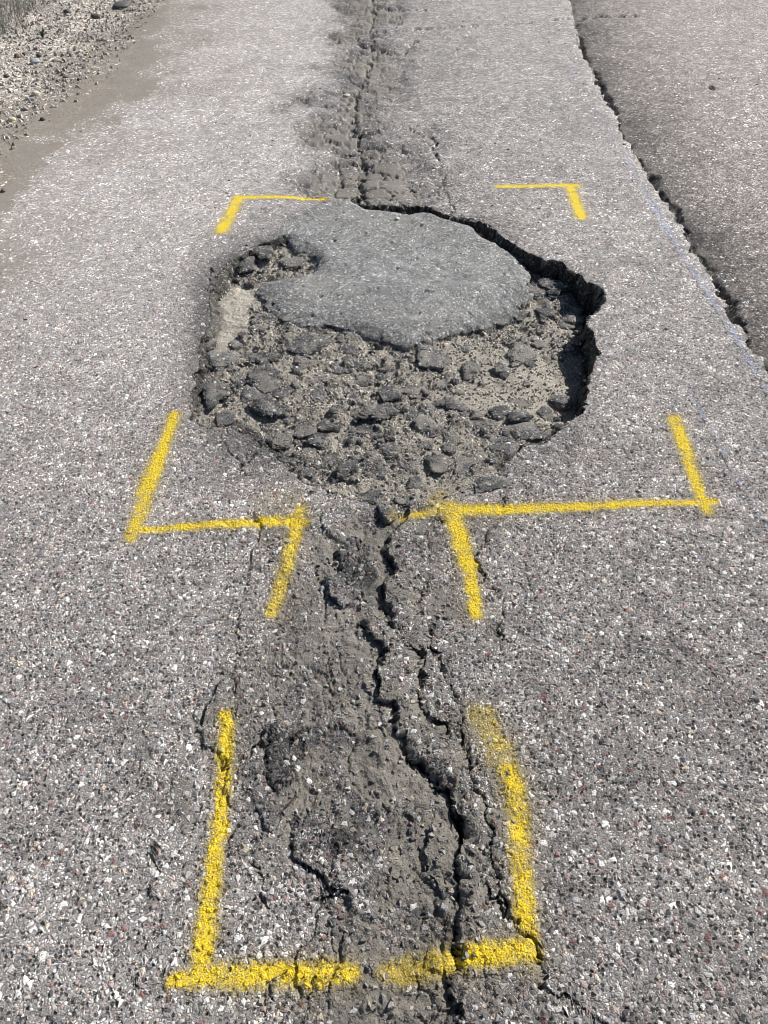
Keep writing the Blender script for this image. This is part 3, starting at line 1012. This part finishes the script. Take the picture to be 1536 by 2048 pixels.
for nm, host, zn in (('road', road, ROAD), ('lane', lane, LANE)):
    idx = np.nonzero(plain & (czone == zn))[0]
    order = idx[np.argsort(-(look * inview)[idx])]
    one = order[:290] if zn == ROAD else order[:120]
    rest = order[len(one):]
    me = scatter_mesh('aggregate_chips', cx[rest], cy[rest], cz[rest] + .0006, csz[rest], ccol[rest], CHIPS, M_STONE, r1)
    o = link('aggregate_chips', me, host)
    o['kind'] = 'stuff'
    # the largest stones, one object each, sharing a few meshes
    pool = []
    for k in range(36):
        V0, T0 = CHIPS[k % len(CHIPS)]
        me = mesh_np('aggregate_stone', V0, T0, M_STONE, smooth=False)
        c = PC[r1.choice(len(PC), p=PW)] * r1.uniform(.85, 1.15)
        put_attr(me, 'col', np.tile(np.append(c, 1.0), (len(V0), 1)))
        pool.append(me)
    for i in one:
        o = link('aggregate_stone', pool[int(r1.integers(0, len(pool)))], host)
        o.location = (cx[i], cy[i], cz[i] + .0008)
        o.rotation_euler = (r1.uniform(-.25, .25), r1.uniform(-.25, .25), r1.uniform(0, 6.28))
        o.scale = (csz[i],) * 3

# grit inside the hole
gx = r1.uniform(HOLE_W[:, 0].min(), HOLE_W[:, 0].max(), 26000)
gy = r1.uniform(HOLE_W[:, 1].min(), HOLE_W[:, 1].max(), 26000)
gz, gzone, gdu, gdk, gov, gpa, gre, gins = field(gx, gy)
gk = (gzone == FLOOR) & (r1.random(len(gx)) > .55 * np.clip(gdk, 0, 1)) & ~((gpa > .5) & (gx < G(520, 620)[0]))
gx, gy, gz = gx[gk], gy[gk], gz[gk]
gs = .0022 + .0065 * r1.random(len(gx)) ** 3.2
gc = SC[r1.integers(0, len(SC), len(gx))] * r1.uniform(.8, 1.2, len(gx))[:, None]
gsand = np.clip(gpa[gk], 0, .85)[:, None]
gc = gc * (1 - gsand) + np.array((.50, .46, .39)) * gsand * r1.uniform(.75, 1.15, len(gx))[:, None]
me = scatter_mesh('loose_grit', gx, gy, gz + .002, gs, gc, PEBS, M_STONE, r1, .6)
o = adopt(link('loose_grit', me), pothole)
o['kind'] = 'stuff'

# crumbs in the dirt of the strip
kx, ky = spread(26000, .15, 1.35, r1)
kz, kzone, kdu, kdk, kov, kpa, kre, kins = field(kx, ky)
kk = (kzone == ROAD) & (r1.random(len(kx)) < np.clip(kdu - .12, 0, .75))
kx, ky, kz = kx[kk], ky[kk], kz[kk]
ksz = .0014 + .0078 * r1.random(len(kx)) ** 3.6
kc = np.concatenate([SC * .62, PC * .7])[r1.integers(0, len(SC) + len(PC), len(kx))]
me = scatter_mesh('dirt_crumbs', kx, ky, kz + .001, ksz, kc, PEBS, M_STONE, r1, .5)
o = link('dirt_crumbs', me, road)
o['kind'] = 'stuff'

# shoulder gravel
sx, sy = spread(62000, 3.0, 8.5, r1, 1.25)
sz, szone, *_ = field(sx, sy)
dsh = x_at(SHO_W, sy) - sx
sk = (szone == SHO) & (r1.random(len(sx)) < sst(.0, .32, dsh))
sx, sy, sz = sx[sk], sy[sk], sz[sk]
ss = .004 + .013 * r1.random(len(sx)) ** 4
scol = GC[r1.integers(0, len(GC), len(sx))] * r1.uniform(.8, 1.15, len(sx))[:, None]
me = scatter_mesh('loose_gravel', sx, sy, sz + .004, ss, scol, PEBS, M_STONE, r1, .5)
o = link('loose_gravel', me, shoulder)
o['kind'] = 'stuff'

# ------------------------------------------------------------------ sprayed marks
LABELS = {
    'a': ('sprayed yellow corner mark beside the far left rim of the pothole', 'paint mark'),
    'b': ('sprayed yellow corner mark beyond the far right rim of the pothole', 'paint mark'),
    'c': ('sprayed yellow zigzag mark on the left of the pothole\'s near edge', 'paint mark'),
    'd': ('sprayed yellow mark with a long crossbar right of the pothole\'s near edge', 'paint mark'),
    'e': ('large three-sided yellow box sprayed round the cracked strip nearest the camera', 'paint mark'),
}
BL = {
    'upper': ('thin blue chalk line following the lane joint beside the pothole', 'chalk line'),
    'lower': ('faint broken blue chalk line by the right yellow mark', 'chalk line'),
    'far': ('faintest blue chalk trace next to the far end of the lane joint', 'chalk line'),
}
QX, QY = X[QUADS].mean(1), Y[QUADS].mean(1)
for kind, D, LB, mat, nm, part, grp in (('y', STROKES, LABELS, M_YEL, 'yellow_paint_mark', 'paint_stroke', 'yellow marks sprayed round the damage'),
                                        ('b', BLUES, BL, M_BLUE, 'blue_chalk_line', 'chalk_stroke', 'blue chalk lines by the lane joint')):
    for key, strokes in D.items():
        allp = np.concatenate([s[0] for s in strokes])
        root = empty(nm, (allp[:, 0].mean(), allp[:, 1].mean(), 0), *LB[key], grp)
        bpy.context.view_layer.update()
        wxn = fbm(X, Y, .018, 3, 301) * .007
        wear = 1 + (.55 if kind == 'y' else 1.5) * fbm(X, Y, .03, 3, 305)
        C = np.stack([cover(X + wxn, Y + wxn * .7, s)[0] for s in strokes])
        call = np.clip(C.max(0) * wear, 0, 1)
        own = C[:, QUADS].max(2).argmax(0)
        hit = call[QUADS].max(1) > .06
        for i in range(len(strokes)):
            m = hit & (own == i)
            if m.any():
                adopt(cut(part, m, mat, None, .0009, call), root)
# painted stones belong to the marks: they stand proud of the coat
pi = np.nonzero(painted)[0]
pcol = np.tile(np.array((.76, .51, .02)), (len(pi), 1)) * r1.uniform(.85, 1.1, len(pi))[:, None]
for key, strokes in STROKES.items():
    c = np.zeros(len(pi))
    for s in strokes:
        c = np.maximum(c, cover(cx[pi], cy[pi], s)[0])
    sel = c > .72
    if sel.sum() < 2:
        continue
    root = [o for o in COL.objects if o.get('label') == LABELS[key][0]][0]
    me = scatter_mesh('painted_stones', cx[pi][sel], cy[pi][sel], cz[pi][sel] + .0006, csz[pi][sel] * .9, pcol[sel], CHIPS, M_STONE, r1)
    o = adopt(link('painted_stones', me), root)
    o['kind'] = 'stuff'


# ------------------------------------------------------------------ broken asphalt
def n3(P, f, seed):
    """cheap 3-D noise from three 2-D slices"""
    return (vnoise(P[:, 0] * f, P[:, 1] * f, seed) + vnoise(P[:, 1] * f + 5.1, P[:, 2] * f, seed + 1) + vnoise(P[:, 2] * f - 3.7, P[:, 0] * f, seed + 2)) * .75


def ico(sub):
    import bmesh
    bm = bmesh.new()
    bmesh.ops.create_icosphere(bm, subdivisions=sub, radius=1)
    V = np.array([v.co for v in bm.verts])
    F = np.array([[v.index for v in f.verts] for f in bm.faces])
    bm.free()
    return V, F


ICO4, ICO3, ICO2 = ico(5), ico(4), ico(3)


def lump_mesh(rx, ry, rz, seed, base, dust=.3, dark=.3, pale=0.0):
    V, F = base
    r = np.random.default_rng(seed)
    P = V.copy()
    # a few flat fracture faces
    for _ in range(15):
        nrm = r.normal(size=3)
        nrm /= np.linalg.norm(nrm)
        lim = r.uniform(.45, .8)
        ex = np.clip(P @ nrm - lim, 0, None)
        P -= ex[:, None] * nrm * .9
    P *= (1 + .30 * n3(P, 1.6, seed) + .16 * n3(P, 3.9, seed + 9) + .14 * n3(P, 9.0, seed + 17) + .07 * n3(P, 19.0, seed + 27))[:, None]
    top = P[:, 2] > .45
    P[top, 2] = .45 + (P[top, 2] - .45) * .45
    P *= np.array([rx * 1.18, ry * 1.18, rz])
    me = mesh_np('asphalt_chunk', P, F, M_LUMP, smooth=True)
    n = len(P)
    up = np.clip(P[:, 2] / rz, -1, 1)
    du = np.clip(dust * .55 + .6 * fbm(P[:, 0], P[:, 1], .03, 3, seed), 0, 1)
    put_attr(me, 'mask_a', np.stack([du, np.full(n, dark), np.zeros(n), np.ones(n)], 1))
    put_attr(me, 'mask_b', np.stack([np.full(n, pale), np.ones(n), np.zeros(n), np.ones(n)], 1))
    return me


def place_lump(px, py, rxp, ryp, seed, hgt=None, base=None, sink=.35, **kw):
    zg = -.03
    for _ in range(3):
        x, y = G(px, py, zg)
        zg = float(field(np.array([x]), np.array([y]))[0][0])
    s = pxm(px, py)
    rx = rxp * s
    ya, yb = G(px, py - ryp)[1], G(px, py + ryp)[1]
    ry = min(abs(ya - yb) / 2, rx * 1.5) * .95
    rz = hgt if hgt else .27 * min(rx, ry)
    if base is None:
        base = ICO4 if rxp > 28 else (ICO3 if rxp > 15 else ICO2)
    me = lump_mesh(rx, ry, rz, seed, base, **kw)
    return me, (x, y, zg + rz * sink)


LOOSE = [
    (698, 944, 27, 20, .030, 'rounded asphalt lump casting a black shadow near the front rim'),
    (615, 687, 50, 22, .016, 'broad flat dark slab below the left lip of the repair patch'),
    (869, 722, 42, 28, .018, 'wide pale-dusted slab just below the patch\'s pointed near tip'),
    (1040, 711, 38, 22, .024, 'long ridged grey chunk lying on the pale sand'),
    (941, 739, 22, 18, .022, 'dark angular chunk at the left edge of the pale sand'),
    (1007, 743, 18, 14, .018, 'small grey chunk under the ridged chunk on the sand'),
    (1052, 768, 8, 6, .007, 'tiny black stone alone on the pale sand'),
    (1117, 808, 25, 18, .028, 'grey chunk wedged against the near right rim'),
    (1087, 828, 16, 16, .020, 'black chunk in shadow beside the grey one at the near right rim'),
    (1093, 634, 28, 17, .022, 'dark rounded chunk right of the patch with grit all round'),
    (1102, 578, 34, 20, .026, 'large black chunk between the patch and the shaded right wall'),
    (1146, 604, 26, 24, .024, 'grey-speckled chunk under the shaded right wall'),
    (489, 531, 25, 18, .026, 'dark round chunk in the notch left of the repair patch'),
    (531, 510, 25, 19, .026, 'second dark chunk in the patch notch, farther from the pale crust'),
    (585, 528, 28, 14, .020, 'pale-topped chunk half buried in the left edge of the patch'),
    (447, 729, 38, 25, .022, 'wide flat chunk below the pale crust by the left rim'),
    (429, 796, 34, 26, .028, 'big dark chunk in the left front corner of the pothole'),
    (531, 760, 40, 26, .026, 'large smooth dark chunk right of the left rim slabs'),
    (534, 820, 30, 24, .026, 'dark chunk below the large smooth one on the left'),
    (782, 793, 26, 20, .026, 'split chunk with a black cleft in the middle of the floor'),
    (761, 832, 38, 20, .022, 'long slate-grey chunk in front of the split one'),
    (854, 858, 23, 24, .026, 'upright grey chunk in the centre front of the rubble'),
    (896, 811, 25, 12, .014, 'smooth dark oval stone near the front of the sand'),
    (1040, 838, 27, 15, .022, 'black shaded chunk in front of the sand'),
    (614, 953, 27, 18, .022, 'chunk at the broken front left rim, touching the road'),
    (776, 1034, 22, 22, .024, 'yellow-sprayed lump in the gap between the two near paint marks'),
]
for i, (px, py, a, b, h, lab) in enumerate(LOOSE):
    me, loc = place_lump(px, py, a, b, 1000 + i * 37, h * .85, dark=.45 if 'dark' in lab or 'black' in lab or 'slate' in lab else .12,
                         dust=.55 if 'pale' in lab or 'grey' in lab else .28, sink=.45)
    if 'yellow' in lab:
        at = me.attributes['mask_a'].data
        vs = me.vertices
        for k in range(len(vs)):
            c = list(at[k].color)
            c[2] = max(0.0, min(.8, .2 + vs[k].co.x * 30 - vs[k].co.y * 10))
            at[k].color = c
    o = link('asphalt_chunk', me)
    o.location = loc
    tag(o, lab, 'asphalt chunk', 'broken asphalt chunks lying in the pothole')

EMBED = [(528, 714, 30, 12), (498, 792, 22, 20), (450, 837, 24, 16), (537, 855, 24, 14), (567, 882, 28, 20), (585, 918, 24, 18), (614, 908, 20, 16),
         (581, 837, 14, 12), (605, 858, 22, 16), (660, 920, 24, 20), (704, 798, 18, 14), (737, 866, 32, 18), (605, 726, 22, 14), (719, 732, 18, 13),
         (725, 762, 20, 13), (677, 741, 18, 12), (689, 696, 20, 12), (1060, 729, 10, 8), (995, 825, 22, 14), (1040, 809, 32, 11), (821, 825, 18, 15),
         (857, 816, 18, 13), (1052, 866, 42, 20), (1010, 897, 38, 18), (980, 876, 14, 12), (902, 879, 22, 18), (935, 938, 40, 26), (974, 972, 36, 18),
         (830, 786, 22, 14), (1063, 582, 26, 16), (1034, 618, 20, 11), (1128, 646, 24, 14), (1111, 546, 24, 12), (546, 630, 17, 11), (576, 642, 14, 11),
         (819, 1003, 30, 17), (832, 972, 24, 14), (748, 998, 36, 17), (560, 790, 20, 14), (640, 790, 20, 14), (660, 850, 22, 15), (700, 880, 18, 12),
         (780, 900, 28, 18), (820, 930, 30, 18), (870, 930, 26, 18), (640, 880, 20, 14), (760, 950, 22, 14), (880, 770, 18, 12), (420, 690, 18, 12),
         (470, 690, 16, 10), (480, 760, 16, 12), (640, 760, 16, 10), (770, 740, 18, 10), (800, 700, 18, 8), (930, 700, 14, 8), (960, 850, 22, 14),
         (930, 820, 16, 10), (1075, 690, 14, 8), (1120, 690, 12, 10), (1110, 750, 10, 8), (510, 660, 16, 10), (700, 670, 14, 8), (755, 680, 16, 8),
         (1150, 570, 18, 12), (1075, 655, 18, 10), (1000, 655, 14, 8), (900, 900, 16, 12), (720, 830, 16, 11), (680, 820, 15, 10), (850, 895, 18, 12)]
rr_ = np.random.default_rng(77)
for i, (px, py, a, b) in enumerate(EMBED):
    me, loc = place_lump(px, py, a * 1.02, b, 3000 + i * 29, None, dark=float(rr_.uniform(.05, .6)), dust=float(rr_.uniform(.2, .65)), sink=.15)
    o = link('asphalt_lump', me)
    o.location = loc
    adopt(o, pothole)
# small rubble between them: shared meshes
pool = [lump_mesh(.011, .010, .008, 9000 + k, ico(2), dust=float(rr_.uniform(.1, .6)), dark=float(rr_.uniform(0, .6))) for k in range(12)]
cnt = 0
while cnt < 190:
    px, py = rr_.uniform(395, 1180), rr_.uniform(500, 985)
    x, y = G(px, py, -.045)
    f = field(np.array([x]), np.array([y]))
    if f[1][0] != FLOOR or f[5][0] > .7:
        continue
    o = link('rubble_piece', pool[int(rr_.integers(0, 12))])
    k = rr_.uniform(.5, 1.5) ** 1.4
    o.location = (x, y, float(f[0][0]) + .003 * k)
    o.scale = (k * rr_.uniform(.8, 1.3), k, k * rr_.uniform(.7, 1.1))
    o.rotation_euler = (rr_.uniform(-.4, .4), rr_.uniform(-.4, .4), rr_.uniform(0, 6.28))
    adopt(o, pothole)
    cnt += 1


# ------------------------------------------------------------------ pebbles, weed, grass on the shoulder
def pebble(px, py, wpx, colr, label, flat=.7, hpx=None):
    x, y = G(px, py)
    z = float(field(np.array([x]), np.array([y]))[0][0])
    V, F = ICO2
    sd_ = int(px * 7 + py * 13)
    P = V * (1 + .25 * n3(V, 1.4, sd_) + .08 * n3(V, 4.0, sd_ + 3))[:, None]
    s = wpx * pxm(px, py) / 2
    P = P * np.array([s * 1.1, s * .9, s * flat])
    me = mesh_np('pebble', P, F, M_STONE)
    put_attr(me, 'col', np.tile(np.append(np.array(colr), 1.0), (len(P), 1)))
    o = link('pebble', me)
    o.location = (x, y, z + s * flat * .55)
    o.rotation_euler = (0, 0, random.uniform(0, 6.28))
    return tag(o, label, 'pebble', 'pebbles lying loose by the road')


BR, BK, CRM, GB = (.16, .11, .09), (.07, .07, .07), (.62, .57, .42), (.36, .40, .43)
for a in [(34, 110, 14, BR, 'brown pebble, left of a matching one, on the gravel shoulder'),
          (50, 104, 12, BR, 'brown pebble, right of a matching one, on the gravel shoulder'),
          (78, 110, 11, BK, 'black pebble just beyond the blue-grey pebble on the shoulder'),
          (69, 121, 16, GB, 'blue-grey pebble among tan gravel on the shoulder'),
          (129, 147, 9, BR, 'reddish brown pebble where the shoulder gravel turns to dirt'),
          (157, 155, 8, BK, 'black pebble on the dirt edge of the shoulder'),
          (12, 148, 10, BK, 'black pebble at the frame edge amid pale gravel'),
          (71, 184, 14, CRM, 'cream pebble in the middle of the shoulder gravel'),
          (24, 239, 13, CRM, 'cream pebble nearest the camera on the shoulder gravel'),
          (134, 20, 15, BK, 'dark pebble near the dry grass at the shoulder'),
          (190, 27, 16, BK, 'dark pebble between the grass and the flat black stone'),
          (173, 109, 8, (.60, .46, .18), 'small yellowish pebble on the shoulder gravel'),
          (85, 239, 10, BK, 'black pebble beside the brown dirt band'),
          (7, 382, 11, BR, 'dark brown pebble alone on the dusty road edge')]:
    pebble(*a)
pebble(242, 8, 34, (.09, .09, .085), 'flat black stone at the far end of the shoulder', .28)
pebble(795, 437, 9, (.66, .63, .55), 'tiny cream pebble on the dark repair patch', .6)
pebble(693, 182, 14, (.52, .50, .43), 'pale pebble in the cracked strip beyond the pothole', .5)
pebble(705, 1000 - 12, 9, (.62, .60, .57), 'white pebble at the pothole\'s front edge below the round lump', .6)

# weed
wx_, wy_ = G(84, 70)
wz_ = float(field(np.array([wx_]), np.array([wy_]))[0][0])
weed = empty('weed', (wx_, wy_, wz_), 'small dark green weed growing in the shoulder gravel', 'weed')
bpy.context.view_layer.update()


def blade(L, W, lean, az, n=4):
    V, F = [], []
    for i in range(n + 1):
        t = i / n
        r_ = lean * L * t ** 1.6
        zz = L * t * (1 - .35 * lean * t)
        w = W * (1 - t) ** .7 * (.5 + t if t < .5 else 1)
        c, s = math.cos(az), math.sin(az)
        V += [(r_ * c - w * s, r_ * s + w * c, zz), (r_ * c + w * s, r_ * s - w * c, zz + .0005)]
    for i in range(n):
        F.append((2 * i, 2 * i + 1, 2 * i + 3, 2 * i + 2))
    return np.array(V), np.array(F)


for k in range(11):
    V, F = blade(random.uniform(.05, .10), random.uniform(.007, .012), random.uniform(.5, 1.2), k * .6 + random.uniform(-.2, .2))
    me = mesh_np('leaf', V, F, M_GRASS)
    put_attr(me, 'col', np.tile(np.array((.045, .075, .04, 1)), (len(V), 1)))
    o = link('leaf', me, weed)

Vs, Fs, Cs, off = [], [], [], 0
corner = GL([(-260, -120), (60, -90), (120, -25), (100, 5), (60, 34), (30, 55), (0, 70), (-40, 90), (-260, 190)])
rg = np.random.default_rng(99)
bx0, by0 = corner.min(0)
bx1, by1 = corner.max(0)
gxx = rg.uniform(bx0, bx1, 60000)
gyy = rg.uniform(by0, by1, 60000)
kk = poly_sd(gxx, gyy, corner) > rg.uniform(-.03, .12, 60000)
gxx, gyy = gxx[kk][:6500], gyy[kk][:6500]
gzz = field(gxx, gyy)[0]
for x, y, z in zip(gxx, gyy, gzz):
    V, F = blade(rg.uniform(.05, .15), rg.uniform(.0018, .0038), rg.uniform(.2, 1.6), rg.uniform(0, 6.28), 3)
    Vs.append(V + (x, y, z))
    Fs.append(F + off)
    off += len(V)
    base = np.array([(.20, .20, .165), (.30, .285, .24), (.13, .145, .115), (.36, .34, .29)][int(rg.integers(0, 4))]) * rg.uniform(.8, 1.2)
    Cs.append(np.tile(np.append(base, 1), (len(V), 1)))
me = mesh_np('dry_grass', np.concatenate(Vs), np.concatenate(Fs), M_GRASS)
put_attr(me, 'col', np.concatenate(Cs))
o = link('dry_grass', me)
tag(o, 'dry grey-green grass verge beyond the gravel shoulder', 'grass')
o['kind'] = 'stuff'
